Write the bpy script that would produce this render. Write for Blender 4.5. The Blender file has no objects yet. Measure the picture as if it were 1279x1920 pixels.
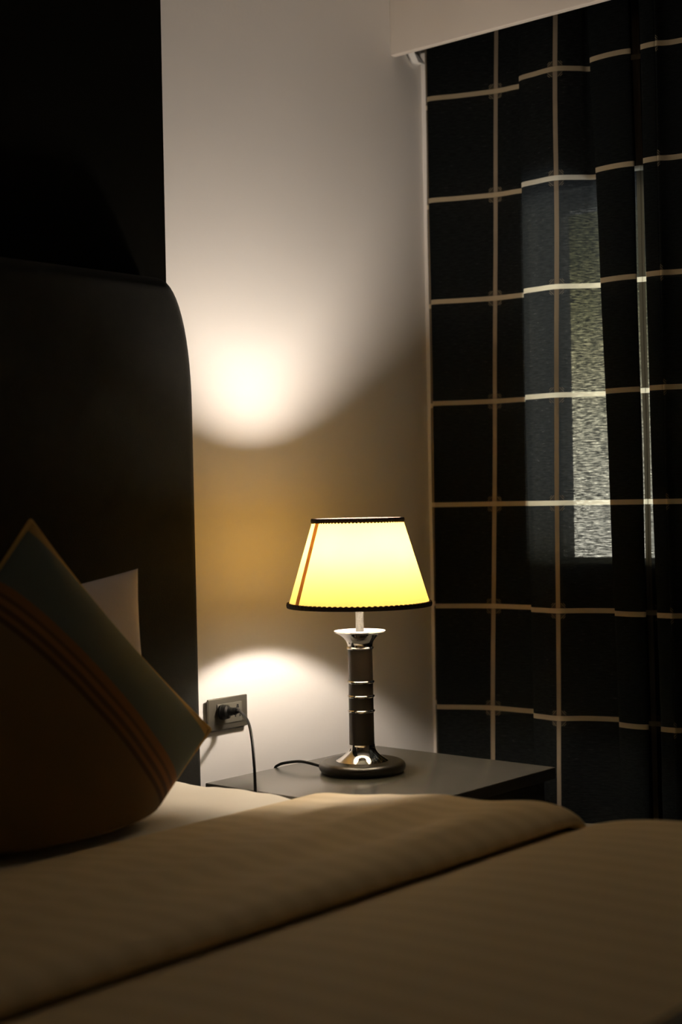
import bpy, bmesh, math, random
from mathutils import Vector, Matrix, noise

random.seed(4)
S = bpy.context.scene
COL = S.collection
ZC = 1.10                      # eye height of the camera above the floor
KS = 0.949                     # size factor of the bed and nightstand
NT = ZC - 0.585 * KS           # height of the nightstand top

# ------------------------------------------------------------------ camera
cam_data = bpy.data.cameras.new('camera')
cam = bpy.data.objects.new('camera', cam_data)
COL.objects.link(cam)
yaw, pitch, roll = (math.radians(a) for a in (40.66, -0.52, -1.11))
view = Vector((math.cos(yaw) * math.cos(pitch), math.sin(yaw) * math.cos(pitch), math.sin(pitch)))
rt0 = Vector((math.sin(yaw), -math.cos(yaw), 0))
up0 = rt0.cross(view)
rt = math.cos(roll) * rt0 + math.sin(roll) * up0
up = -math.sin(roll) * rt0 + math.cos(roll) * up0
m = Matrix((rt, up, -view)).transposed().to_4x4()
m.translation = Vector((0, -2.25, ZC))
cam.matrix_world = m
cam_data.sensor_fit = 'VERTICAL'
cam_data.sensor_height = 36
cam_data.sensor_width = 24
cam_data.lens = 52.5
cam_data.clip_start = 0.02
cam_data.dof.use_dof = True
cam_data.dof.focus_distance = 3.06
cam_data.dof.aperture_fstop = 2.4
S.camera = cam

# ------------------------------------------------------------------ world, exposure
S.view_settings.view_transform = 'Standard'
S.view_settings.look = 'None'
S.view_settings.gamma = 1
S.view_settings.use_curve_mapping = False
S.view_settings.exposure = 0.38
SKY = 10.0
BULB = 700.0
BULB_COL = (1.0, 0.88, 0.76)

world = bpy.data.worlds.new('dusk_sky')
S.world = world
world.use_nodes = True
wn, wl = world.node_tree.nodes, world.node_tree.links
bgn = wn['Background']
tc = wn.new('ShaderNodeTexCoord')
sep = wn.new('ShaderNodeSeparateXYZ')
wl.new(tc.outputs['Generated'], sep.inputs[0])
ramp = wn.new('ShaderNodeValToRGB')
mr = wn.new('ShaderNodeMapRange')
mr.inputs['From Min'].default_value = -0.3
mr.inputs['From Max'].default_value = 0.4
wl.new(sep.outputs['Z'], mr.inputs['Value'])
wl.new(mr.outputs[0], ramp.inputs[0])
cr = ramp.color_ramp
cr.elements[0].position = 0.0
cr.elements[0].color = (0.30, 0.32, 0.34, 1)
cr.elements[1].position = 1.0
cr.elements[1].color = (0.010, 0.013, 0.02, 1)
for p, c in ((0.38, (1.0, 0.93, 0.76)), (0.49, (0.88, 0.80, 0.56)), (0.55, (0.52, 0.46, 0.26)), (0.60, (0.25, 0.225, 0.10)), (0.65, (0.10, 0.095, 0.04)), (0.70, (0.045, 0.044, 0.022)), (0.80, (0.018, 0.022, 0.026))):
    e = cr.elements.new(p)
    e.color = (*c, 1)
wl.new(ramp.outputs[0], bgn.inputs['Color'])
bgn.inputs['Strength'].default_value = SKY

S.cycles.use_denoising = True
S.cycles.max_bounces = 12
S.cycles.transparent_max_bounces = 16
S.cycles.sample_clamp_indirect = 4.0


# ------------------------------------------------------------------ materials
def new_mat(name):
    mt = bpy.data.materials.new(name)
    mt.use_nodes = True
    return mt, mt.node_tree.nodes, mt.node_tree.links


def pbr(name, col, rough=0.6, metal=0.0, noise_scale=None, noise_amt=0.1, bump=0.0, bump_scale=200, spec=0.5, sheen=0.0, coat=0.0, stretch=None):
    mt, n, l = new_mat(name)
    b = n['Principled BSDF']
    b.inputs['Base Color'].default_value = (*col, 1)
    b.inputs['Roughness'].default_value = rough
    b.inputs['Metallic'].default_value = metal
    b.inputs['Specular IOR Level'].default_value = spec
    b.inputs['Sheen Weight'].default_value = sheen
    b.inputs['Coat Weight'].default_value = coat
    t = n.new('ShaderNodeTexCoord')
    src = t.outputs['Object']
    if stretch:
        mp = n.new('ShaderNodeMapping')
        mp.inputs['Scale'].default_value = stretch
        l.new(src, mp.inputs[0])
        src = mp.outputs[0]
    if noise_scale:
        nz = n.new('ShaderNodeTexNoise')
        nz.inputs['Scale'].default_value = noise_scale
        nz.inputs['Detail'].default_value = 5
        l.new(src, nz.inputs['Vector'])
        r = n.new('ShaderNodeValToRGB')
        r.color_ramp.elements[0].position = 0.3
        r.color_ramp.elements[1].position = 0.7
        r.color_ramp.elements[0].color = (*[c * (1 - noise_amt) for c in col], 1)
        r.color_ramp.elements[1].color = (*[min(1, c * (1 + noise_amt)) for c in col], 1)
        l.new(nz.outputs[0], r.inputs[0])
        l.new(r.outputs[0], b.inputs['Base Color'])
    if bump:
        nb = n.new('ShaderNodeTexNoise')
        nb.inputs['Scale'].default_value = bump_scale
        nb.inputs['Detail'].default_value = 3
        l.new(src, nb.inputs['Vector'])
        bp = n.new('ShaderNodeBump')
        bp.inputs['Strength'].default_value = bump
        bp.inputs['Distance'].default_value = 0.002
        l.new(nb.outputs[0], bp.inputs['Height'])
        l.new(bp.outputs[0], b.inputs['Normal'])
    return mt


M = {}
M['wall'] = pbr('wall_paint', (0.84, 0.80, 0.755), 0.75, noise_scale=3, noise_amt=0.02, bump=0.12, bump_scale=120, spec=0.2)
M['ceiling'] = pbr('ceiling_paint', (0.84, 0.81, 0.77), 0.8, noise_scale=4, noise_amt=0.02)
M['dimwall'] = pbr('far_wall_paint', (0.76, 0.71, 0.62), 0.8, noise_scale=4, noise_amt=0.03)
M['floor'] = pbr('floor_carpet', (0.07, 0.05, 0.035), 0.9, noise_scale=60, noise_amt=0.3, bump=0.5, bump_scale=400)
M['pelmet'] = pbr('pelmet_paint', (0.66, 0.60, 0.53), 0.6, noise_scale=5, noise_amt=0.03)
M['cup'] = pbr('cup_highlight_white', (0.80, 0.77, 0.80), 0.35, noise_scale=20, noise_amt=0.02)  # white that paints in the overexposed highlight on the chrome cup's top
M['white'] = pbr('white_enamel', (0.72, 0.70, 0.66), 0.4, noise_scale=8, noise_amt=0.02)
M['panel'] = pbr('black_panel_fabric', (0.0025, 0.0023, 0.0014), 0.9, noise_scale=90, noise_amt=0.2, bump=0.2, bump_scale=500, spec=0.03)
M['headboard'] = pbr('headboard_fabric', (0.0065, 0.006, 0.004), 0.85, noise_scale=40, noise_amt=0.25, bump=0.4, bump_scale=600, spec=0.08, sheen=0.06)
M['bedbase'] = pbr('bed_base_fabric', (0.03, 0.025, 0.02), 0.85, noise_scale=60, noise_amt=0.2)
M['mattress'] = pbr('mattress_ticking', (0.6, 0.58, 0.55), 0.8, noise_scale=60, noise_amt=0.05)
M['sheet'] = pbr('cotton_sheet', (0.78, 0.70, 0.55), 0.75, noise_scale=6, noise_amt=0.03, bump=0.15, bump_scale=300, spec=0.2)
M['pillow'] = pbr('pillow_cotton', (0.60, 0.53, 0.50), 0.8, noise_scale=8, noise_amt=0.03, bump=0.15, bump_scale=300, spec=0.2)
M['runner'] = pbr('runner_fabric', (0.02, 0.024, 0.018), 0.85, noise_scale=80, noise_amt=0.3)
M['piping'] = pbr('ochre_piping', (0.42, 0.25, 0.05), 0.7, noise_scale=60, noise_amt=0.1)
M['table'] = pbr('nightstand_lacquer', (0.085, 0.078, 0.062), 0.24, noise_scale=6, noise_amt=0.12, stretch=(1, 14, 14), spec=0.6)
M['knob'] = pbr('brushed_steel', (0.5, 0.48, 0.45), 0.3, metal=1.0, noise_scale=50, noise_amt=0.05)
M['chrome'] = pbr('chrome', (0.80, 0.78, 0.76), 0.09, metal=1.0, noise_scale=20, noise_amt=0.02)
M['rod'] = pbr('threaded_steel', (0.035, 0.033, 0.03), 0.35, metal=0.0, bump=0.8, bump_scale=900, stretch=(0.3, 0.3, 1))
M['leather'] = pbr('brown_leather', (0.011, 0.007, 0.004), 0.42, noise_scale=70, noise_amt=0.2, bump=0.15, bump_scale=500, spec=0.28)
M['basewood'] = pbr('dark_wood', (0.008, 0.006, 0.0035), 0.33, noise_scale=20, noise_amt=0.25, stretch=(1, 1, 8), spec=0.35)
M['trim'] = pbr('brown_braid', (0.022, 0.012, 0.008), 0.8, noise_scale=300, noise_amt=0.5, bump=0.8, bump_scale=700)
M['black'] = pbr('black_rubber', (0.004, 0.004, 0.0035), 0.5, noise_scale=60, noise_amt=0.1, spec=0.12)
M['plate'] = pbr('bronze_plate', (0.11, 0.10, 0.08), 0.45, metal=0.55, noise_scale=80, noise_amt=0.06, stretch=(1, 1, 12))
M['module'] = pbr('grey_socket_plastic', (0.10, 0.093, 0.075), 0.45, noise_scale=60, noise_amt=0.05)
M['hole'] = pbr('socket_hole', (0.004, 0.004, 0.004), 0.9, noise_scale=60, noise_amt=0.05)
M['frame'] = pbr('window_frame_paint', (0.045, 0.04, 0.045), 0.5, noise_scale=40, noise_amt=0.08)


def duvet_mat():
    mt, n, l = new_mat('striped_sateen')
    b = n['Principled BSDF']
    t = n.new('ShaderNodeTexCoord')
    s = n.new('ShaderNodeSeparateXYZ')
    l.new(t.outputs['Object'], s.inputs[0])
    w = n.new('ShaderNodeMath')
    w.operation = 'MULTIPLY'
    w.inputs[1].default_value = 2 * math.pi / 0.05
    l.new(s.outputs['X'], w.inputs[0])
    sn = n.new('ShaderNodeMath')
    sn.operation = 'SINE'
    l.new(w.outputs[0], sn.inputs[0])
    mr_ = n.new('ShaderNodeMapRange')
    mr_.inputs['From Min'].default_value = -0.35
    mr_.inputs['From Max'].default_value = 0.35
    l.new(sn.outputs[0], mr_.inputs['Value'])
    mx = n.new('ShaderNodeMix')
    mx.data_type = 'RGBA'
    mx.inputs['A'].default_value = (0.68, 0.52, 0.28, 1)
    mx.inputs['B'].default_value = (0.735, 0.57, 0.32, 1)
    l.new(mr_.outputs[0], mx.inputs['Factor'])
    l.new(mx.outputs['Result'], b.inputs['Base Color'])
    b.inputs['Roughness'].default_value = 0.65
    b.inputs['Specular IOR Level'].default_value = 0.25
    nb = n.new('ShaderNodeTexNoise')
    nb.inputs['Scale'].default_value = 350
    l.new(t.outputs['Object'], nb.inputs['Vector'])
    bp = n.new('ShaderNodeBump')
    bp.inputs['Strength'].default_value = 0.12
    bp.inputs['Distance'].default_value = 0.002
    l.new(nb.outputs[0], bp.inputs['Height'])
    l.new(bp.outputs[0], b.inputs['Normal'])
    return mt


M['duvet'] = duvet_mat()


def cushion_mat():
    """bands across the cushion: ochre edge, teal, woven brown stripes, brown panel (u = distance from the top edge)"""
    mt, n, l = new_mat('banded_cushion_cloth')
    b = n['Principled BSDF']
    uv = n.new('ShaderNodeUVMap')
    s = n.new('ShaderNodeSeparateXYZ')
    l.new(uv.outputs[0], s.inputs[0])
    r = n.new('ShaderNodeValToRGB')
    c = r.color_ramp
    c.interpolation = 'CONSTANT'
    stops = [(0.0, (0.27, 0.16, 0.04)), (0.035, (0.085, 0.098, 0.076)), (0.245, (0.20, 0.085, 0.02)), (0.275, (0.10, 0.045, 0.014)),
             (0.29, (0.22, 0.095, 0.022)), (0.31, (0.085, 0.04, 0.014)), (0.33, (0.19, 0.085, 0.02)), (0.345, (0.07, 0.034, 0.012)),
             (0.365, (0.155, 0.092, 0.030))]
    c.elements[0].position, c.elements[0].color = 0.0, (*stops[0][1], 1)
    c.elements[1].position, c.elements[1].color = stops[-1][0], (*stops[-1][1], 1)
    for p, q in stops[1:-1]:
        e = c.elements.new(p)
        e.color = (*q, 1)
    l.new(s.outputs['X'], r.inputs[0])
    l.new(r.outputs[0], b.inputs['Base Color'])
    b.inputs['Roughness'].default_value = 0.8
    b.inputs['Specular IOR Level'].default_value = 0.2
    t = n.new('ShaderNodeTexCoord')
    nb = n.new('ShaderNodeTexNoise')
    nb.inputs['Scale'].default_value = 400
    l.new(t.outputs['Object'], nb.inputs['Vector'])
    bp = n.new('ShaderNodeBump')
    bp.inputs['Strength'].default_value = 0.3
    bp.inputs['Distance'].default_value = 0.002
    l.new(nb.outputs[0], bp.inputs['Height'])
    l.new(bp.outputs[0], b.inputs['Normal'])
    return mt


M['cushion'] = cushion_mat()


def shade_mat(name, dif, tra, mixf):
    mt, n, l = new_mat(name)
    n.remove(n['Principled BSDF'])
    out = n['Material Output']
    t = n.new('ShaderNodeTexCoord')
    nz = n.new('ShaderNodeTexNoise')
    nz.inputs['Scale'].default_value = 18
    nz.inputs['Detail'].default_value = 6
    l.new(t.outputs['Object'], nz.inputs['Vector'])
    r = n.new('ShaderNodeValToRGB')
    r.color_ramp.elements[0].position = 0.3
    r.color_ramp.elements[1].position = 0.65
    r.color_ramp.elements[0].color = (*[c * 0.93 for c in tra], 1)
    r.color_ramp.elements[1].color = (*tra, 1)
    l.new(nz.outputs[0], r.inputs[0])
    d = n.new('ShaderNodeBsdfDiffuse')
    d.inputs['Color'].default_value = (*dif, 1)
    tr = n.new('ShaderNodeBsdfTranslucent')
    l.new(r.outputs[0], tr.inputs['Color'])
    mx = n.new('ShaderNodeMixShader')
    mx.inputs[0].default_value = mixf
    l.new(d.outputs[0], mx.inputs[1])
    l.new(tr.outputs[0], mx.inputs[2])
    l.new(mx.outputs[0], out.inputs['Surface'])
    return mt


M['shade'] = shade_mat('parchment_shade', (0.97, 0.90, 0.72), (1.0, 0.605, 0.125), 0.146)
M['seam'] = shade_mat('shade_seam_ribbon', (0.75, 0.60, 0.38), (0.60, 0.44, 0.27), 0.5)


def bulb_mat():
    mt, n, l = new_mat('lit_bulb_glass')
    n.remove(n['Principled BSDF'])
    e = n.new('ShaderNodeEmission')
    e.inputs['Color'].default_value = (*BULB_COL, 1)
    e.inputs['Strength'].default_value = BULB
    l.new(e.outputs[0], n['Material Output'].inputs['Surface'])
    return mt


M['bulb'] = bulb_mat()


def glass_mat():
    mt, n, l = new_mat('window_glass')
    n.remove(n['Principled BSDF'])
    tr = n.new('ShaderNodeBsdfTransparent')
    tr.inputs['Color'].default_value = (0.92, 0.94, 0.93, 1)
    g = n.new('ShaderNodeBsdfGlossy')
    g.inputs['Roughness'].default_value = 0.02
    f = n.new('ShaderNodeFresnel')
    f.inputs['IOR'].default_value = 1.45
    mx = n.new('ShaderNodeMixShader')
    l.new(f.outputs[0], mx.inputs[0])
    l.new(tr.outputs[0], mx.inputs[1])
    l.new(g.outputs[0], mx.inputs[2])
    l.new(mx.outputs[0], n['Material Output'].inputs['Surface'])
    return mt


M['glass'] = glass_mat()

CU, CV, V0 = 0.2455, 0.2446, ZC - 0.020          # stripe spacing across and down the curtain


def curtain_mat():
    mt, n, l = new_mat('charcoal_check_cloth')
    n.remove(n['Principled BSDF'])
    out = n['Material Output']

    def mth(op, a, b=None, clamp=False):
        k = n.new('ShaderNodeMath')
        k.operation = op
        k.use_clamp = clamp
        for i, x in enumerate((a, b)):
            if x is None:
                continue
            if isinstance(x, (int, float)):
                k.inputs[i].default_value = x
            else:
                l.new(x, k.inputs[i])
        return k.outputs[0]
    uv = n.new('ShaderNodeUVMap')
    s = n.new('ShaderNodeSeparateXYZ')
    l.new(uv.outputs[0], s.inputs[0])
    U, V = s.outputs['X'], s.outputs['Y']

    def dist(c, per):                                # distance to the nearest stripe's middle
        q = mth('DIVIDE', c, per)
        q = mth('ADD', q, 100.5)
        q = mth('FRACT', q)
        q = mth('SUBTRACT', q, 0.5)
        q = mth('ABSOLUTE', q)
        return mth('MULTIPLY', q, per)
    a, b = dist(U, CU), dist(mth('SUBTRACT', V, V0), CV)
    vs = mth('LESS_THAN', a, 0.0052)
    hs = mth('LESS_THAN', b, 0.0056)
    q = mth('ADD', a, b)
    near = mth('MULTIPLY', mth('LESS_THAN', a, 0.0175), mth('LESS_THAN', b, 0.0175))
    l1 = mth('MULTIPLY', mth('GREATER_THAN', q, 0.0235), mth('LESS_THAN', q, 0.0255))
    l2 = mth('MULTIPLY', mth('GREATER_THAN', q, 0.0285), mth('LESS_THAN', q, 0.0305))
    lines = mth('MULTIPLY', mth('ADD', l1, l2, True), near)
    fill = mth('MULTIPLY', mth('LESS_THAN', q, 0.0235), near)
    anyst = mth('MAXIMUM', vs, hs)
    # weave
    mp = n.new('ShaderNodeMapping')
    mp.inputs['Scale'].default_value = (55, 330, 1)
    l.new(uv.outputs[0], mp.inputs[0])
    nz = n.new('ShaderNodeTexNoise')
    nz.inputs['Scale'].default_value = 1.0
    nz.inputs['Detail'].default_value = 4
    nz.inputs['Roughness'].default_value = 0.7
    l.new(mp.outputs[0], nz.inputs['Vector'])
    wv = n.new('ShaderNodeMapRange')
    wv.inputs['From Min'].default_value = 0.40
    wv.inputs['From Max'].default_value = 0.68
    l.new(nz.outputs[0], wv.inputs['Value'])
    weave = wv.outputs[0]

    def mixc(fac, A, B):
        k = n.new('ShaderNodeMix')
        k.data_type = 'RGBA'
        l.new(fac, k.inputs['Factor'])
        for nm, x in (('A', A), ('B', B)):
            if isinstance(x, tuple):
                k.inputs[nm].default_value = (*x, 1)
            else:
                l.new(x, k.inputs[nm])
        return k.outputs['Result']
    dcol = mixc(weave, (0.009, 0.0105, 0.0105), (0.014, 0.016, 0.016))
    dcol = mixc(mth('MULTIPLY', fill, 0.2), dcol, (0.30, 0.24, 0.16))
    dcol = mixc(mth('MULTIPLY', lines, 0.7), dcol, (0.40, 0.33, 0.22))
    dcol = mixc(vs, dcol, (0.36, 0.29, 0.21))
    dcol = mixc(hs, dcol, (0.50, 0.41, 0.27))
    tcol = mixc(weave, (0.024, 0.0255, 0.028), (0.05, 0.053, 0.057))
    tcol = mixc(vs, tcol, (0.05, 0.042, 0.03))
    tcol = mixc(hs, tcol, (0.75, 0.68, 0.55))
    d = n.new('ShaderNodeBsdfDiffuse')
    l.new(dcol, d.inputs['Color'])
    t = n.new('ShaderNodeBsdfTranslucent')
    l.new(tcol, t.inputs['Color'])
    ad = n.new('ShaderNodeMixShader')
    ad.inputs[0].default_value = 0.5
    l.new(d.outputs[0], ad.inputs[1])
    l.new(t.outputs[0], ad.inputs[2])
    d.inputs['Roughness'].default_value = 0.3
    tp = n.new('ShaderNodeBsdfTransparent')
    # open weave: thread gaps let the window show through; the woven stripes are denser
    gap = mth('MULTIPLY', mth('POWER', weave, 1.6), 0.095)
    gap = mth('ADD', gap, 0.004)
    keep = mth('SUBTRACT', 1.0, vs)
    gap = mth('MULTIPLY', gap, keep)
    mx = n.new('ShaderNodeMixShader')
    l.new(gap, mx.inputs[0])
    l.new(ad.outputs[0], mx.inputs[1])
    l.new(tp.outputs[0], mx.inputs[2])
    l.new(mx.outputs[0], out.inputs['Surface'])
    return mt


M['curtain'] = curtain_mat()


# ------------------------------------------------------------------ helpers
def obj(name, bm, mat, parent=None, smooth=True, angle=35):
    me = bpy.data.meshes.new(name)
    bmesh.ops.recalc_face_normals(bm, faces=bm.faces)
    bm.to_mesh(me)
    bm.free()
    me.materials.append(mat)
    if smooth:
        for p in me.polygons:
            p.use_smooth = True
        me.set_sharp_from_angle(angle=math.radians(angle))
    o = bpy.data.objects.new(name, me)
    COL.objects.link(o)
    if parent:
        o.parent = parent
        o.matrix_parent_inverse = Matrix.Translation(parent.location).inverted()
    return o


def tag(o, label, cat, group=None):
    o['label'] = label
    o['category'] = cat
    if group:
        o['group'] = group
    return o


def thing(name, label, cat, loc):
    o = bpy.data.objects.new(name, None)
    o.empty_display_size = 0.1
    COL.objects.link(o)
    o.location = loc
    return tag(o, label, cat)


def struct(name, bm, mat, parent=None, smooth=False):
    o = obj(name, bm, mat, parent, smooth)
    o['kind'] = 'structure'
    return o


def box(x0, x1, y0, y1, z0, z1, bev=0.0, seg=3, bm=None):
    nb = bmesh.new()
    bmesh.ops.create_cube(nb, size=1)
    for v in nb.verts:
        v.co = Vector(((x0 + x1) / 2 + v.co.x * (x1 - x0), (y0 + y1) / 2 + v.co.y * (y1 - y0), (z0 + z1) / 2 + v.co.z * (z1 - z0)))
    if bev:
        bmesh.ops.bevel(nb, geom=list(nb.edges), offset=bev, segments=seg, affect='EDGES', profile=0.5)
    if bm is None:
        return nb
    me = bpy.data.meshes.new('t')
    nb.to_mesh(me)
    nb.free()
    bm.from_mesh(me)
    bpy.data.meshes.remove(me)
    return bm


def lathe(profile, cx, cy, n=64):
    """profile: list of (radius, z); r = 0 ends close the shape"""
    bm = bmesh.new()
    rings = []
    for r, z in profile:
        if r < 1e-6:
            rings.append([bm.verts.new((cx, cy, z))])
        else:
            rings.append([bm.verts.new((cx + r * math.cos(2 * math.pi * i / n), cy + r * math.sin(2 * math.pi * i / n), z)) for i in range(n)])
    for A, B in zip(rings, rings[1:]):
        for i in range(n):
            j = (i + 1) % n
            if len(A) == 1 and len(B) == 1:
                continue
            if len(A) == 1:
                bm.faces.new((A[0], B[i], B[j]))
            elif len(B) == 1:
                bm.faces.new((A[i], A[j], B[0]))
            else:
                bm.faces.new((A[i], A[j], B[j], B[i]))
    return bm


def spline(pts, per=8):
    """Catmull-Rom through pts (tuples of equal length)"""
    out = []
    P = [pts[0]] + list(pts) + [pts[-1]]
    for i in range(1, len(P) - 2):
        p0, p1, p2, p3 = P[i - 1], P[i], P[i + 1], P[i + 2]
        for k in range(per):
            t = k / per
            out.append(tuple(0.5 * ((2 * b) + (c - a) * t + (2 * a - 5 * b + 4 * c - d) * t * t + (-a + 3 * b - 3 * c + d) * t ** 3)
                             for a, b, c, d in zip(p0, p1, p2, p3)))
    out.append(tuple(pts[-1]))
    return out


def tube(path, r, n=10, bm=None, closed=False, radii=None):
    bm = bm or bmesh.new()
    P = [Vector(p) for p in path]
    N = len(P)
    rings = []
    ref = None
    for i, p in enumerate(P):
        if closed:
            d = (P[(i + 1) % N] - P[i - 1]).normalized()
        else:
            d = (P[min(i + 1, N - 1)] - P[max(i - 1, 0)]).normalized()
        if ref is None:
            ref = d.orthogonal().normalized()
        ref = (ref - d * ref.dot(d)).normalized()
        s = d.cross(ref)
        rr = radii[i] if radii else r
        rings.append([bm.verts.new(p + rr * (math.cos(2 * math.pi * k / n) * ref + math.sin(2 * math.pi * k / n) * s)) for k in range(n)])
    for i in range(N if closed else N - 1):
        A, B = rings[i], rings[(i + 1) % N]
        off = 0
        if closed and i == N - 1:
            off = min(range(n), key=lambda o_: sum((A[k].co - B[(k + o_) % n].co).length for k in range(n)))
        for k in range(n):
            bm.faces.new((A[k], A[(k + 1) % n], B[(k + 1 + off) % n], B[(k + off) % n]))
    if not closed:
        bm.faces.new(rings[0][::-1])
        bm.faces.new(rings[-1])
    return bm


def smoothstep(a, b, x):
    t = max(0, min(1, (x - a) / (b - a)))
    return t * t * (3 - 2 * t)


# ------------------------------------------------------------------ the room
WX = 2.957                       # face of the window wall
CEIL = 2.55
struct('floor', box(-1.5, 3.15, -3.8, 0.12, -0.1, 0), M['floor'])
struct('ceiling', box(-1.5, 3.15, -3.8, 0.12, CEIL, CEIL + 0.1), M['ceiling'])
struct('wall_back', box(-1.5, 3.15, 0, 0.12, 0, CEIL), M['wall'])
struct('wall_left', box(-1.5, -1.4, -3.8, 0, 0, CEIL), M['dimwall'])
struct('wall_front', box(-1.4, WX, -3.8, -3.7, 0, CEIL), M['dimwall'])
WY0, WY1, WZ0, WZ1 = -1.75, -0.297, ZC - 0.158, ZC + 0.70     # window opening
bm = box(WX, 3.15, WY1, 0, 0, CEIL)
box(WX, 3.15, -3.7, WY0, 0, CEIL, bm=bm)
box(WX, 3.15, WY0, WY1, 0, WZ0, bm=bm)
box(WX, 3.15, WY0, WY1, WZ1, CEIL, bm=bm)
struct('wall_right', bm, M['wall'])

# window: frame, sashes and panes set back in the opening
win = bpy.data.objects.new('window_1', None)
COL.objects.link(win)
win.location = (3.08, (WY0 + WY1) / 2, WZ0)
win['kind'] = 'structure'
fx0, fx1 = 3.05, 3.10
bm = box(fx0, fx1, WY1 - 0.032, WY1, WZ0, WZ1)
box(fx0, fx1, WY0, WY0 + 0.032, WZ0, WZ1, bm=bm)
box(fx0, fx1, WY0 + 0.032, WY1 - 0.032, WZ0, WZ0 + 0.006, bm=bm)
box(fx0, fx1, WY0 + 0.032, WY1 - 0.032, WZ1 - 0.03, WZ1, bm=bm)
struct('window_frame', bm, M['frame'], win)
ymid = -1.0
bm = box(fx0, fx1, ymid - 0.025, ymid + 0.025, WZ0 + 0.006, WZ1 - 0.03, 0.002)
struct('mullion', bm, M['frame'], win)
for y0, y1 in ((WY0 + 0.032, ymid - 0.025), (ymid + 0.025, WY1 - 0.032)):
    struct('pane', box(3.072, 3.076, y0, y1, WZ0 + 0.006, WZ1 - 0.03), M['glass'], win)

# tall black panel on the wall behind the headboard
tag(obj('wall_panel', box(0.20, 2.061, -0.030, -0.0005, 0.02, CEIL - 0.01, 0.004), M['panel']),
    'tall black fabric panel on the wall behind and above the headboard', 'wall panel')

# curtain pelmet boxed out from the window wall
pz = ZC + 1.066
pel = thing('curtain_pelmet', 'pale beige boxed pelmet above the checked curtain in the room corner', 'pelmet', (2.85, -1.5, pz))
obj('front_board', box(2.835, 2.853, -2.4, -0.0005, pz, CEIL - 0.001, 0.0025), M['pelmet'], pel)
obj('top_board', box(2.853, WX - 0.0005, -2.4, -0.0005, CEIL - 0.02, CEIL - 0.001), M['pelmet'], pel)

# rail with a slanted white end bracket in the corner
rail = thing('curtain_rail', 'white curtain rail end bracket slanting down under the pelmet in the corner', 'curtain rail', (2.905, -1.1, ZC + 1.24))
obj('track', box(2.895, 2.920, -2.25, -0.004, ZC + 1.232, ZC + 1.252, 0.003), M['white'], rail)
bm = bmesh.new()
A, B = Vector((2.872, -0.011, ZC + 1.112)), Vector((2.930, -0.011, ZC + 1.066))
d = (B - A).normalized()
nrm = Vector((d.z, 0, -d.x))
pts = [A + nrm * 0.008, A - nrm * 0.008, Vector((B.x - 0.010, B.y, B.z)), Vector((B.x + 0.012, B.y, B.z)), ]
vs = []
for dy in (-0.010, 0.010):
    vs.append([bm.verts.new((p.x, p.y + dy, p.z)) for p in pts])
bm.faces.new(vs[0])
bm.faces.new(vs[1][::-1])
for i in range(4):
    bm.faces.new((vs[0][i], vs[0][(i + 1) % 4], vs[1][(i + 1) % 4], vs[1][i]))
bmesh.ops.recalc_face_normals(bm, faces=bm.faces)
bmesh.ops.bevel(bm, geom=list(bm.edges), offset=0.0015, segments=2, affect='EDGES')
obj('end_bracket', bm, M['white'], rail, smooth=False)
bm = box(2.868, 2.884, -0.021, -0.001, ZC + 1.108, ZC + 1.24, 0.002)
obj('bracket_arm', bm, M['white'], rail)

# ------------------------------------------------------------------ curtain
# plan of the folds: y near the top, y near the bottom, x
KEYS = [('s0', -0.0171, -0.0137, 2.95), ('s1', -0.0236, -0.0218, 2.948), ('s2', -0.0578, -0.0578, 2.935), ('edge', -0.0721, -0.0656, 2.888),
        ('A1', -0.1442, -0.1208, 2.915), ('A930', -0.232, -0.1896, 2.944), ('A960', -0.2723, -0.2642, 2.947), ('Aend', -0.3145, -0.3156, 2.944),
        ('Bl', -0.3294, -0.3347, 2.897), ('B1', -0.3773, -0.3669, 2.888), ('B1043', -0.4353, -0.4097, 2.886), ('B3', -0.4758, -0.462, 2.922),
        ('B4', -0.4958, -0.525, 2.944), ('B5', -0.5755, -0.5948, 2.947), ('ret', -0.5326, -0.5707, 2.905), ('Cl', -0.5275, -0.5695, 2.884),
        ('C1', -0.5737, -0.6046, 2.876), ('C2', -0.6162, -0.6312, 2.88), ('C3', -0.6236, -0.6373, 2.89), ('ret2', -0.5708, -0.5979, 2.904),
        ('D0', -0.5586, -0.5859, 2.925), ('D1', -0.6105, -0.6244, 2.932), ('D2', -0.6319, -0.6431, 2.936), ('D3', -0.7922, -0.8217, 2.944),
        ('ret3', -0.6885, -0.7123, 2.915), ('El', -0.6499, -0.6712, 2.88), ('E1', -0.6841, -0.704, 2.876), ('E2', -0.6894, -0.7055, 2.892),
        ('Fl', -0.689, -0.7063, 2.874), ('F1', -0.7197, -0.7432, 2.892), ('F2', -0.814, -0.849, 2.9), ('F3', -0.8523, -0.8752, 2.92),
        ('G', -0.8902, -0.913, 2.94)]
yy = -.93
k = 0
while yy > -2.2:
    KEYS.append(('g', yy - .02, yy - .04, 2.868 if k % 2 == 0 else 2.932))
    yy -= .055
    k += 1
PER = 7
names = [q[0] for q in KEYS]
path = spline([(q[1], q[2], q[3]) for q in KEYS], PER)
path = [(a, b, min(max(x, 2.857), 2.9515)) for a, b, x in path]
arc = [0.0]
for p, q in zip(path, path[1:]):
    arc.append(arc[-1] + math.hypot((q[0] + q[1] - p[0] - p[1]) / 2, q[2] - p[2]))
ix = {nm: i * PER for i, nm in enumerate(names) if nm != 'g'}
a0 = arc[ix['A930']]
anchors = [(ix['s1'], -CU), (ix['A930'], 0.0), (ix['B1043'], CU)]
nD = round((arc[ix['D1']] - a0) / CU)
anchors.append((ix['Cl'], 2.12 * CU))
anchors.append((ix['D1'], nD * CU))
anchors.append((ix['El'], nD * CU + 0.70 * CU))
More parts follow.
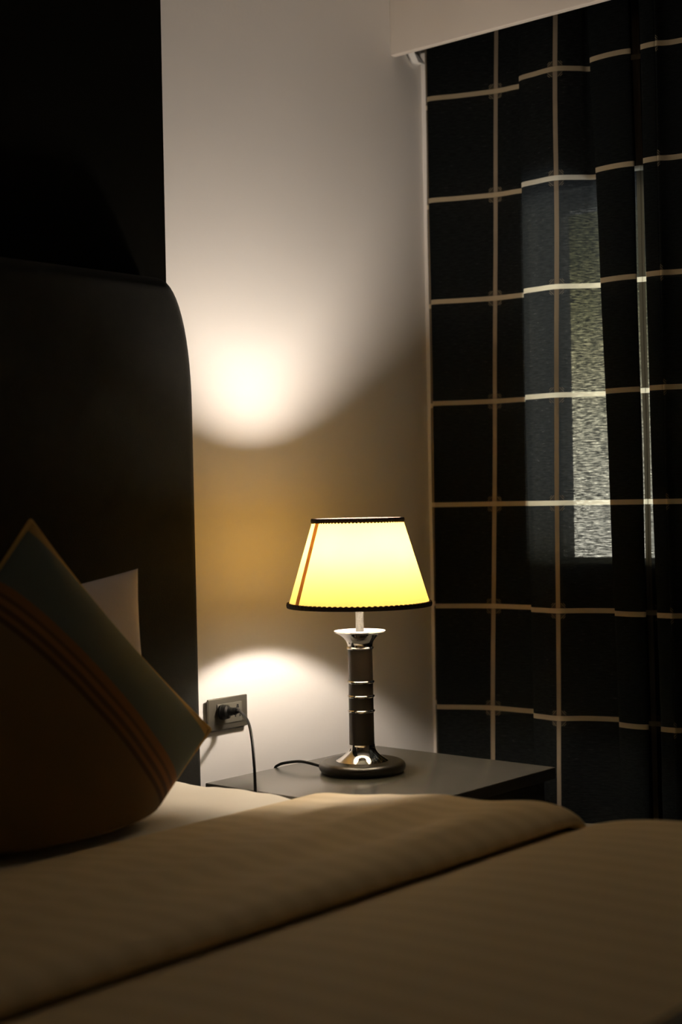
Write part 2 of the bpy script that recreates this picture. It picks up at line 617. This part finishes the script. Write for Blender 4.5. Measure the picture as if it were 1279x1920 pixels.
anchors.append((ix['Fl'], nD * CU + 1.05 * CU))
anchors.append((len(path) - 1, (nD + 1.05) * CU + arc[-1] - arc[ix['Fl']]))
anchors.insert(0, (0, -CU - (arc[ix['s1']])))
us = []
for i in range(len(path)):
    for (i0, u0), (i1, u1) in zip(anchors, anchors[1:]):
        if i0 <= i <= i1:
            f = (arc[i] - arc[i0]) / max(1e-6, arc[i1] - arc[i0])
            us.append(u0 + (u1 - u0) * f)
            break
ZT, ZB = ZC + 0.96, ZC - 0.515
zs = [0.03 + (ZC + 1.228 - 0.03) * j / 90 for j in range(91)]
bm = bmesh.new()
uvl = bm.loops.layers.uv.new('UVMap')
grid = []
for z in zs:
    f = (z - ZB) / (ZT - ZB)
    row = []
    for i, (yt, yb, x) in enumerate(path):
        y = yb + (yt - yb) * f
        wob = 0.0016 * noise.noise(Vector((us[i] * 6, z * 3.0, 1.7)))
        y += 0.004 * noise.noise(Vector((us[i] * 3, z * 2.2, 9.1)))
        row.append(bm.verts.new((min(max(x + wob, 2.8565), 2.9535), min(y, -0.002), z)))
    grid.append(row)
for j in range(len(zs) - 1):
    for i in range(len(path) - 1):
        fc = bm.faces.new((grid[j][i], grid[j][i + 1], grid[j + 1][i + 1], grid[j + 1][i]))
        for lp, (jj, ii) in zip(fc.loops, ((j, i), (j, i + 1), (j + 1, i + 1), (j + 1, i))):
            lp[uvl].uv = (us[ii], zs[jj])
cur = obj('curtain', bm, M['curtain'], angle=80)
tag(cur, 'charcoal curtain with thin cream check lines hanging in loose folds over the window', 'curtain')

# ------------------------------------------------------------------ bed
BX0, BX1 = 0.29, 2.075 * KS
bed = thing('bed', 'wide bed with tall dark upholstered headboard and rounded corners', 'bed', ((BX0 + BX1) / 2, -1.1, 0))


def headboard_bm():
    """slab with big rounded upper corners and padded edges"""
    x1, x0, z0, z1 = 2.056, 0.30, 0.16, ZC + 0.436
    rx, rz = 0.085, 0.26
    outline = [(x1, z0)]
    for i in range(0, 15):
        a = math.pi / 2 * i / 14
        ex = 2.2
        outline.append((x1 - rx + rx * math.cos(a) ** (2 / ex), z1 - rz + rz * math.sin(a) ** (2 / ex)))
    for i in range(14, -1, -1):
        a = math.pi / 2 * i / 14
        ex = 2.2
        outline.append((x0 + rx - rx * math.cos(a) ** (2 / ex), z1 - rz + rz * math.sin(a) ** (2 / ex)))
    outline.append((x0, z0))
    bm = bmesh.new()
    R_ = 0.030
    prof = [(0.004, -0.0315)] + [(0.0, -0.036)] + [(R_ * (1 - math.cos(math.pi / 2 * k / 6)), -0.118 - (-R_) - R_ * math.sin(math.pi / 2 * k / 6)) for k in range(7)]
    cx, cz = (x0 + x1) / 2, (z0 + z1) / 2
    rings = []
    N = len(outline)
    for ins, y in prof:
        ring = []
        for i, (x, z) in enumerate(outline):
            p0, p1 = outline[i - 1], outline[(i + 1) % N]
            tx, tz = p1[0] - p0[0], p1[1] - p0[1]
            L = math.hypot(tx, tz)
            nx, nz = tz / L, -tx / L
            if nx * (x - cx) + nz * (z - cz) < 0:
                nx, nz = -nx, -nz
            ring.append(bm.verts.new((x - nx * ins, y, z - nz * ins)))
        rings.append(ring)
    for A_, B_ in zip(rings, rings[1:]):
        for i in range(N):
            bm.faces.new((A_[i], A_[(i + 1) % N], B_[(i + 1) % N], B_[i]))
    bm.faces.new(rings[0])
    bm.faces.new(rings[-1])
    return bm


hb = obj('headboard', headboard_bm(), M['headboard'], bed, angle=60)
obj('bed_base', box(BX0 + 0.01, BX1 - 0.01, -2.08, -0.121, 0.10, 0.30, 0.012), M['bedbase'], bed)
for lx in (BX0 + 0.1, BX1 - 0.1):
    for ly in (-1.98, -0.25):
        obj('leg', lathe([(0, 0), (0.022, 0), (0.03, 0.10), (0, 0.10)], lx, ly, 24), M['basewood'], bed)
SZ = ZC - 0.561 * KS                                     # top of the sheet
tag(obj('mattress', box(BX0 + 0.008, BX1 - 0.008, -2.08, -0.13, 0.301, SZ - 0.030, 0.03, 4), M['mattress']),
    'thick mattress on the bed base under the cream sheet', 'mattress')


def cross(xl, xr, drop, r, n_top=60, nr=8, nd=6):
    """x / height-drop pairs of a cloth that lies over the bed and hangs down both sides (0 on top, 1 = full drop)"""
    P = []
    for k in range(nd):
        P.append((xl, -drop + (drop - r) * k / nd))
    for k in range(nr + 1):
        a = math.pi / 2 * k / nr
        P.append((xl + r - r * math.cos(a), -r + r * math.sin(a)))
    for k in range(1, n_top):
        P.append((xl + r + (xr - xl - 2 * r) * k / n_top, 0))
    for k in range(nr + 1):
        a = math.pi / 2 * (1 - k / nr)
        P.append((xr - r + r * math.cos(a), -r + r * math.sin(a)))
    for k in range(1, nd + 1):
        P.append((xr, -r - (drop - r) * k / nd))
    return P


def cloth(name, ts, zf, xs, mat, parent=None, wr=None, thick=0.006):
    """ts: list of (t, z) rows (t = distance from the headboard wall); xs: cross() list; wr(x, t) adds wrinkles"""
    bm = bmesh.new()
    rows = []
    for t, z in ts:
        row = []
        for x, dz in xs:
            w = wr(x, t) if wr else 0
            top = 1 if dz == 0 else max(0, 1 + dz / 0.1)
            row.append(bm.verts.new((x, -t, z + dz + w * top)))
        rows.append(row)
    for A_, B_ in zip(rows, rows[1:]):
        for i in range(len(xs) - 1):
            bm.faces.new((A_[i], B_[i], B_[i + 1], A_[i + 1]))
    me = bpy.data.meshes.new(name)
    bm.to_mesh(me)
    bm.free()
    me.materials.append(mat)
    for p in me.polygons:
        p.use_smooth = True
    o = bpy.data.objects.new(name, me)
    COL.objects.link(o)
    if parent:
        o.parent = parent
        o.matrix_parent_inverse = Matrix.Translation(parent.location).inverted()
    md = o.modifiers.new('thickness', 'SOLIDIFY')
    md.thickness = thick
    md.offset = -1
    return o


def sheet_wr(x, t):
    # creases fanning from the pillow towards the bed's edge
    q = 0.007 * noise.noise(Vector((x * 2.0 + t * 4.0, t * 24 - x * 5, 3.1)))
    return (q + 0.004 * noise.noise(Vector((x * 3, t * 5, 0.3)))) * (1 - smoothstep(0.40, 0.46, t)) * (1 - 0.6 * smoothstep(1.85, 1.97, x)) + 0.004 - 0.009 * smoothstep(0.38, 0.50, t) - 0.007 * (1 - smoothstep(0.18, 0.36, t))


sheet_rows = [(0.135 + (2.07 - 0.135) * k / 120, SZ) for k in range(121)]
sh = cloth('bed_sheet', sheet_rows, None, cross(BX0 - 0.003, BX1 + 0.007, 0.22, 0.035, 90), M['sheet'], wr=sheet_wr, thick=0.004)
tag(sh, 'creased cream bed sheet showing between the cushions and the folded duvet', 'bed sheet')


def duvet_rows():
    K = [(0.60, -0.5555), (0.80, -0.554), (0.90, -0.553), (0.935, -0.551), (0.965, -0.543), (1.0, -0.528), (1.06, -0.515), (1.15, -0.507),
         (1.30, -0.503), (1.5, -0.503), (1.8, -0.505), (2.0, -0.508), (2.07, -0.515), (2.10, -0.535), (2.115, -0.58), (2.12, -0.66), (2.12, -0.80)]
    return [(2.25 - (2.25 - a) * KS, b * KS + ZC) for a, b in spline(K, 8)]


def duvet_wr(x, t):
    a = smoothstep(1.03, 1.11, t)
    return a * (0.005 * noise.noise(Vector((x * 2.5, t * 2.5, 5.0))) + 0.002 * noise.noise(Vector((x * 7, t * 4, 2.0))))


duv = cloth('duvet', duvet_rows(), None, cross(0.235, 2.135 * KS, 0.32, 0.06), M['duvet'], wr=duvet_wr, thick=0.004)
tag(duv, 'tan striped duvet spread over the bed with its upper edge folded back', 'duvet')


def flap_rows():
    K = [(0.375, -0.5565), (0.385, -0.552), (0.41, -0.5485), (0.46, -0.545), (0.53, -0.537), (0.65, -0.525), (0.76, -0.520), (0.85, -0.5115), (0.895, -0.511),
         (0.925, -0.517), (0.942, -0.527), (0.945, -0.539), (0.930, -0.546)]
    return [(2.25 - (2.25 - a) * KS, b * KS + ZC) for a, b in spline(K, 8)]


def flap_wr(x, t):
    a = smoothstep(0.49, 0.62, t) * (1 - smoothstep(0.955, 0.99, t))
    a *= 1 - 0.75 * smoothstep(1.75, 1.95, x)
    q = 0.011 * noise.noise(Vector((x * 1.1 + 2, t * 11 + x * 0.6, 1.0)))
    return a * (q + 0.003 * noise.noise(Vector((x * 3, t * 20, 4.0))))


fl = cloth('folded_flap', flap_rows(), None, cross(0.225, 2.145 * KS, 0.30, 0.06), M['duvet'], duv, wr=flap_wr, thick=0.005)

run_rows = [(1.598 + 0.45 * k / 12, ZC - 0.4965 * KS) for k in range(13)]
rn = cloth('bed_runner', run_rows, None, cross(0.222, 2.148 * KS + 0.002, 0.30, 0.062), M['runner'], thick=0.004, wr=lambda x, t: duvet_wr(x, t) + 0.004)
tag(rn, 'dark bed runner across the foot of the tan duvet', 'bed runner')


# ------------------------------------------------------------------ pillows
def pillow_bm(a, b, T, place, n=40, pinch=0.06, uvf=None, pw=0.55, sag=None):
    bm = bmesh.new()
    uvl = bm.loops.layers.uv.new('UVMap') if uvf else None
    front, back = {}, {}

    def edge(u, v):
        x = u * a * (1 - pinch * (1 - v * v))
        y = v * b * (1 - pinch * (1 - u * u))
        return x, y
    par = {}
    for i in range(n + 1):
        for j in range(n + 1):
            u = math.sin(math.pi / 2 * (2 * i / n - 1))
            v = math.sin(math.pi / 2 * (2 * j / n - 1))
            x, y = edge(u, v)
            h = T / 2 * (max(0, (1 - u * u) * (1 - v * v))) ** pw
            wr = 0.003 * noise.noise(Vector((x * 14, y * 14, T * 30))) * (1 - max(u * u, v * v))
            rim = i in (0, n) or j in (0, n)
            front[i, j] = bm.verts.new(place(x, y, h + wr))
            back[i, j] = front[i, j] if rim else bm.verts.new(place(x, y, -h + wr))
            par[i, j] = (x, y)
    for i in range(n):
        for j in range(n):
            q = ((i, j), (i + 1, j), (i + 1, j + 1), (i, j + 1))
            f1 = bm.faces.new([front[k_] for k_ in q])
            f2 = bm.faces.new([back[k_] for k_ in q[::-1]])
            if uvf:
                for lp, k_ in zip(f1.loops, q):
                    lp[uvl].uv = uvf(*par[k_])
                for lp, k_ in zip(f2.loops, q[::-1]):
                    lp[uvl].uv = uvf(*par[k_])
    rimpts = []
    for i in range(n):
        rimpts.append((i, 0))
    for j in range(n):
        rimpts.append((n, j))
    for i in range(n, 0, -1):
        rimpts.append((i, n))
    for j in range(n, 0, -1):
        rimpts.append((0, j))
    rim = [front[k_].co.copy() for k_ in rimpts]
    return bm, rim


def placer(center, ax, ay, zmin=None):
    ax, ay = Vector(ax).normalized(), Vector(ay).normalized()
    ay = (ay - ax * ay.dot(ax)).normalized()
    az = ax.cross(ay)
    c = Vector(center)

    def f(x, y, h):
        p = c + ax * x + ay * y + az * h
        if zmin is not None:
            z1 = zmin + 0.012
            if p.z < z1:
                d_ = z1 - p.z
                p.z = zmin + 0.012 * math.exp(-d_ / 0.012)
        return p
    return f


# white pillow standing against the headboard
pl = placer((1.472, -0.212, ZC - 0.372), (1, 0, 0.075), (-0.06, 0.10, 1), zmin=SZ + 0.019)
bm, _ = pillow_bm(0.372, 0.225, 0.15, pl, pinch=0.08, pw=0.5)
tag(obj('pillow', bm, M['pillow'], angle=70), 'off white pillow standing against the headboard behind the banded cushion', 'pillow')

# cushion standing on its corner
lean = math.radians(8)
ccen = Vector((1.459, -0.378, ZC - 0.378))
e1 = Vector((1, 0, 0))
e2 = Vector((0, math.sin(lean), math.cos(lean)))
turn = math.radians(3.2)
ce1, ce2 = e1 * math.cos(turn) - e2 * math.sin(turn), e1 * math.sin(turn) + e2 * math.cos(turn)
axq = (ce1 - ce2).normalized()          # along the upper right edge
ayq = (ce1 + ce2).normalized()          # across the bands
HS = 0.251
pc = placer(ccen, axq, ayq, zmin=SZ + 0.019)
bm, rim = pillow_bm(HS, HS, 0.155, pc, pinch=0.05, uvf=lambda x, y: ((HS - y) / (2 * HS), (x + HS) / (2 * HS)), pw=0.5)
cu = obj('cushion', bm, M['cushion'], angle=70)
tag(cu, 'square cushion with teal band and brown stripes propped on its corner at the headboard', 'cushion')
rim = rim
obj('piping', tube(rim, 0.0045, 8, closed=True), M['piping'], cu)['label'] = 'ochre piping around the cushion'

# ------------------------------------------------------------------ nightstand
NX0, NX1, NY0, NY1 = 2.156 * KS, 2.7185 * KS, -2.25 + 1.742 * KS, -2.25 + 2.238 * KS
ns = thing('nightstand', 'glossy dark nightstand beside the bed with the lit lamp on it', 'nightstand', ((NX0 + NX1) / 2, (NY0 + NY1) / 2, 0))
obj('table_top', box(NX0, NX1, NY0, NY1, NT - 0.024, NT, 0.002), M['table'], ns)
obj('body', box(NX0 + 0.008, NX1 - 0.008, NY0 + 0.022, NY1 - 0.004, 0.12, NT - 0.0245, 0.002), M['table'], ns)
for z0 in (0.13, 0.31):
    dr = obj('drawer', box(NX0 + 0.018, NX1 - 0.018, NY0 + 0.004, NY0 + 0.0215, z0, z0 + 0.17, 0.003), M['table'], ns)
    kn = lathe([(0, 0), (0.006, 0), (0.005, 0.012), (0.013, 0.018), (0.013, 0.024), (0, 0.027)], 0, 0, 24)
    bmesh.ops.rotate(kn, verts=kn.verts, cent=(0, 0, 0), matrix=Matrix.Rotation(math.radians(90), 3, 'X'))
    bmesh.ops.translate(kn, verts=kn.verts, vec=((NX0 + NX1) / 2, NY0 + 0.004, z0 + 0.085))
    obj('knob', kn, M['knob'], dr)
for lx in (NX0 + 0.04, NX1 - 0.04):
    for ly in (NY0 + 0.06, NY1 - 0.04):
        obj('leg', box(lx - 0.018, lx + 0.018, ly - 0.018, ly + 0.018, 0, 0.1195, 0.003), M['table'], ns)

# ------------------------------------------------------------------ table lamp
LAMP = Vector((2.3196, -0.3017, NT))              # foot of the lamp on the table
LS = 0.973
LX = LY = q = 0.0                                # its shapes are drawn round the z axis, then set in place


def lobj(name, bm, mat, parent=None, **kw):
    for v in bm.verts:
        v.co = Vector((v.co.x * LS, v.co.y * LS, v.co.z * LS - 0.0143)) + LAMP
    return obj(name, bm, mat, parent, **kw)


lamp = thing('table_lamp', 'lit table lamp with cream cone shade and dark chrome-ringed column on the nightstand', 'lamp', LAMP)
prof = [(0, 0.0147), (0.080, 0.0147), (0.087, 0.0170)] + [(0.0785 + 0.0125 * math.cos(a), 0.0262 + 0.0112 * math.sin(a)) for a in [math.radians(d_) for d_ in range(-45, 91, 9)]] + [(0.05, 0.0373), (0, 0.0373)]
lobj('base', lathe([(r_, q + z_ + 0.0002) for r_, z_ in prof], LX, LY, 96), M['basewood'], lamp)
prof = [(0, 0.0374), (0.0545, 0.0374), (0.0545, 0.0385)]
for i in range(15):
    t = i / 14
    prof.append((0.0272 + (0.0535 - 0.0272) * (1 - t) ** 2.3, 0.0390 + 0.0325 * t))
prof += [(0.0272, 0.0724), (0, 0.0724)]
lobj('chrome_foot', lathe([(r_, q + z_) for r_, z_ in prof], LX, LY, 96), M['chrome'], lamp)
lobj('column', lathe([(0, q + 0.0724), (0.0262, q + 0.0724), (0.0258, q + 0.17), (0.0255, q + 0.2735), (0, q + 0.2735)], LX, LY, 64), M['leather'], lamp)
for zr in (0.1418, 0.1727, 0.2027):
    lobj('ring', lathe([(0.0255, q + zr - 0.0028), (0.0272, q + zr - 0.0028), (0.0286, q + zr - 0.001), (0.0286, q + zr + 0.001), (0.0272, q + zr + 0.0028), (0.0255, q + zr + 0.0028)], LX, LY, 64), M['chrome'], lamp)
lobj('collar', lathe([(0.0255, q + 0.2705), (0.0276, q + 0.271), (0.029, q + 0.2735), (0.0276, q + 0.276), (0.0255, q + 0.2765)], LX, LY, 64), M['chrome'], lamp)
prof = [(0, 0.2736), (0.0262, 0.2736), (0.0262, 0.277)]
for i in range(15):
    t = i / 14
    prof.append((0.0262 + (0.0545 - 0.0262) * t ** 2.2, 0.277 + 0.0295 * t))
prof += [(0.0552, 0.3072), (0.0545, 0.3078), (0, 0.3062)]
lobj('flared_cup', lathe([(r_, q + z_) for r_, z_ in prof], LX, LY, 96), M['chrome'], lamp)
lobj('cup_highlight', lathe([(0, 0.3066), (0.012, 0.3066), (0.042, 0.3072), (0.0535, 0.3082), (0.0535, 0.3090), (0.042, 0.3080), (0.012, 0.3074), (0, 0.3074)], LX, LY, 96), M['cup'], lamp)['label'] = 'white disc painted in as the bright highlight on the chrome cup'  # added disc: the lamp's glare on the cup top, put into its colour
lobj('rod', lathe([(0, q + 0.3075), (0.0085, q + 0.3075), (0.0085, q + 0.385), (0, q + 0.385)], LX, LY, 32), M['rod'], lamp)
lobj('bulb_socket', lathe([(0, q + 0.3851), (0.015, q + 0.3851), (0.0165, q + 0.39), (0.0165, q + 0.412), (0.0135, q + 0.416), (0, q + 0.416)], LX, LY, 32), M['white'], lamp)
BZ = q + 0.450
prof = [(0, q + 0.4161), (0.0125, q + 0.4161), (0.0145, q + 0.424)]
for i in range(5):
    a = math.radians(-52 + 24 * i / 4)
    prof.append((0.029 * math.cos(a), BZ + 0.029 * math.sin(a)))
prof.append((0, prof[-1][1]))
lobj('bulb_base', lathe(prof, LX, LY, 24), M['white'], lamp)
prof = [(0, BZ + 0.029 * math.sin(math.radians(-28)) + 0.0002)]
for i in range(13):
    a = math.radians(-27 + 117 * i / 12)
    prof.append((0.029 * math.cos(a), BZ + 0.029 * math.sin(a)))
prof[-1] = (0, BZ + 0.029)
bo = lobj('bulb', lathe(prof, LX, LY, 24), M['bulb'], lamp)
bo['label'] = 'glowing warm white bulb'
# shade
SB, ST, RB, RT = q + 0.361, q + 0.5425, 0.1485, 0.0935
bm = bmesh.new()
n = 128
rings = []
for k in range(13):
    t = k / 12
    rings.append([bm.verts.new((LX + (RB + (RT - RB) * t) * math.cos(2 * math.pi * i / n), LY + (RB + (RT - RB) * t) * math.sin(2 * math.pi * i / n), SB + (ST - SB) * t)) for i in range(n)])
for A_, B_ in zip(rings, rings[1:]):
    for i in range(n):
        bm.faces.new((A_[i], A_[(i + 1) % n], B_[(i + 1) % n], B_[i]))
shd = lobj('lamp_shade', bm, M['shade'], lamp, angle=60)


def trim_bm(R_, z, h):
    """woven braid: a band with a scalloped gimp edge"""
    bm = bmesh.new()
    n = 320
    rings = []
    for k, (dr, dz) in enumerate(((-0.0055, -0.5), (0.0018, -0.5), (0.0030, 0.0), (0.0018, 0.5), (-0.0055, 0.5))):
        ring = []
        for i in range(n):
            a = 2 * math.pi * i / n
            rr = R_ + dr + (0.0006 if (i // 2) % 2 else 0)
            zz = z + dz * h + ((0.0012 if (i // 2) % 2 else -0.0004) if dz == (0.5 if z < q + 0.45 else -0.5) else 0) * (1 if z < q + 0.45 else -1)
            ring.append(bm.verts.new((LX + rr * math.cos(a), LY + rr * math.sin(a), zz)))
        rings.append(ring)
    for j in range(5):
        A_, B_ = rings[j], rings[(j + 1) % 5]
        for i in range(n):
            bm.faces.new((A_[i], A_[(i + 1) % n], B_[(i + 1) % n], B_[i]))
    return bm


lobj('top_trim', trim_bm(RT + 0.0012, ST - 0.0030, 0.0088), M['trim'], shd)
lobj('bottom_trim', trim_bm(RB + 0.0004, SB + 0.0030, 0.0090), M['trim'], shd)
# seam ribbon down the shade, to the left seen from the bed
toc = Vector((-LAMP.x, -2.25 - LAMP.y, 0)).normalized()
lf = Vector((0, 0, 1)).cross(toc)               # to the right seen from the camera side
lf = -lf if lf.dot(rt) > 0 else lf
bm = bmesh.new()
rows = []
for k in range(13):
    t = k / 12
    row = []
    for s_ in (-1, 1):
        for off in (0.0004, 0.0010):
            R_ = RB + (RT - RB) * t
            ang = math.radians(60) - (s_ * 0.0072) / R_
            dv = toc * math.cos(ang) + lf * math.sin(ang)
            row.append(bm.verts.new(Vector((LX, LY, SB + 0.005 + (ST - SB - 0.010) * t)) + dv * (R_ + off - (RB - RT) * 0.005 / (ST - SB) * (1 - 2 * t))))
    rows.append(row)
for A_, B_ in zip(rows, rows[1:]):
    for i, j in ((0, 1), (1, 3), (3, 2), (2, 0)):
        bm.faces.new((A_[i], A_[j], B_[j], B_[i]))
lobj('seam_strip', bm, M['seam'], shd)
# wire ring and spokes that carry the shade from the socket
bm = bmesh.new()
for a in (20, 140, 260):
    d_ = Vector((math.cos(math.radians(a)), math.sin(math.radians(a)), 0))
    c0 = Vector((LX, LY, 0))
    tube(spline([tuple(c0 + d_ * 0.0165 + Vector((0, 0, q + 0.39))), tuple(c0 + d_ * 0.07 + Vector((0, 0, q + 0.375))), tuple(c0 + d_ * (RB - 0.003) + Vector((0, 0, q + 0.364)))], 5), 0.0013, 6, bm=bm)
lobj('shade_carrier', bm, M['rod'], lamp)

# cord: over the back edge of the nightstand, down behind it, up in the gap by the bed and into the wall socket
zt = NT
bx, by = LAMP.x, LAMP.y
cord = [(bx - 0.055, by + 0.063, zt + 0.011), (bx - 0.056, by + 0.080, zt + 0.014), (bx - 0.058, by + 0.115, zt + 0.017), (bx - 0.062, by + 0.150, zt + 0.012), (bx - 0.066, by + 0.171, zt + 0.0055), (bx - 0.067, by + 0.183, zt - 0.008),
        (bx - 0.067, by + 0.190, zt - 0.06), (2.24, -0.07, zt - 0.30), (2.14, -0.06, zt - 0.40), (2.04, -0.11, zt - 0.40), (2.021, -0.22, zt - 0.37),
        (2.020, -0.282, zt - 0.28), (2.020, -0.289, zt - 0.10), (2.0205, -0.288, zt + 0.010), (2.026, -0.281, zt + 0.056), (2.054, -0.249, zt + 0.097), (2.102, -0.193, zt + 0.119), (2.165, -0.113, zt + 0.1235), (2.2095, -0.060, zt + 0.1175), (2.2165, -0.053, zt + 0.1162)]
obj('power_cord', tube(spline(cord, 8), 0.0029, 10), M['black'], lamp)
# plug pressed into the socket, its tail pointing to the right
px, pzz = 2.206, ZC - 0.444
A = Vector((px, -0.0138, pzz))
Bp = Vector((px + 0.011, -0.055, pzz + 0.005))
bm = tube([tuple(A + (Bp - A) * t) for t in (0, 0.12, 0.13, 0.38, 0.45, 0.62, 0.63, 0.72, 0.73, 0.82, 0.83, 1.0)], 0.01, 20,
          radii=[0.0155, 0.0165, 0.0155, 0.0145, 0.0095, 0.0085, 0.0072, 0.0072, 0.0082, 0.0078, 0.0062, 0.0045])
obj('plug', bm, M['black'], lamp)

# ------------------------------------------------------------------ wall socket
sx0, sx1, sz0, sz1 = 2.1705, 2.2865, ZC - 0.4815, ZC - 0.4145
so = thing('wall_socket', 'bronze wall socket plate above the nightstand with a black plug in it', 'socket', ((sx0 + sx1) / 2, 0, (sz0 + sz1) / 2))
obj('back_plate', box(sx0 + 0.003, sx1 - 0.003, -0.0055, -0.0003, sz0 - 0.003, sz1 - 0.004, 0.0015), M['plate'], so)
obj('face_plate', box(sx0, sx1, -0.0115, -0.0056, sz0, sz1, 0.0018), M['plate'], so)
obj('socket_insert', box(sx0 + 0.024, sx1 - 0.019, -0.0135, -0.0116, sz0 + 0.0125, sz1 - 0.0125, 0.0007), M['module'], so)


def prism(pts, y0, y1):
    bm = bmesh.new()
    a_ = [bm.verts.new((x, y0, z)) for x, z in pts]
    b_ = [bm.verts.new((x, y1, z)) for x, z in pts]
    bm.faces.new(a_)
    bm.faces.new(b_[::-1])
    for i in range(len(pts)):
        bm.faces.new((a_[i], a_[(i + 1) % len(pts)], b_[(i + 1) % len(pts)], b_[i]))
    return bm


hx, hz = 2.2545, ZC - 0.436
obj('pin_hole', prism([(hx - 0.0042, hz - 0.004), (hx + 0.0042, hz - 0.004), (hx + 0.0022, hz + 0.004), (hx - 0.0022, hz + 0.004)], -0.0140, -0.0136), M['hole'], so, smooth=False)
for dx in (-0.007, 0.007):
    obj('pin_hole', prism([(hx + dx - 0.0015, hz - 0.0225), (hx + dx + 0.0015, hz - 0.0225), (hx + dx + 0.0015, hz - 0.0145), (hx + dx - 0.0015, hz - 0.0145)], -0.0140, -0.0136), M['hole'], so, smooth=False)
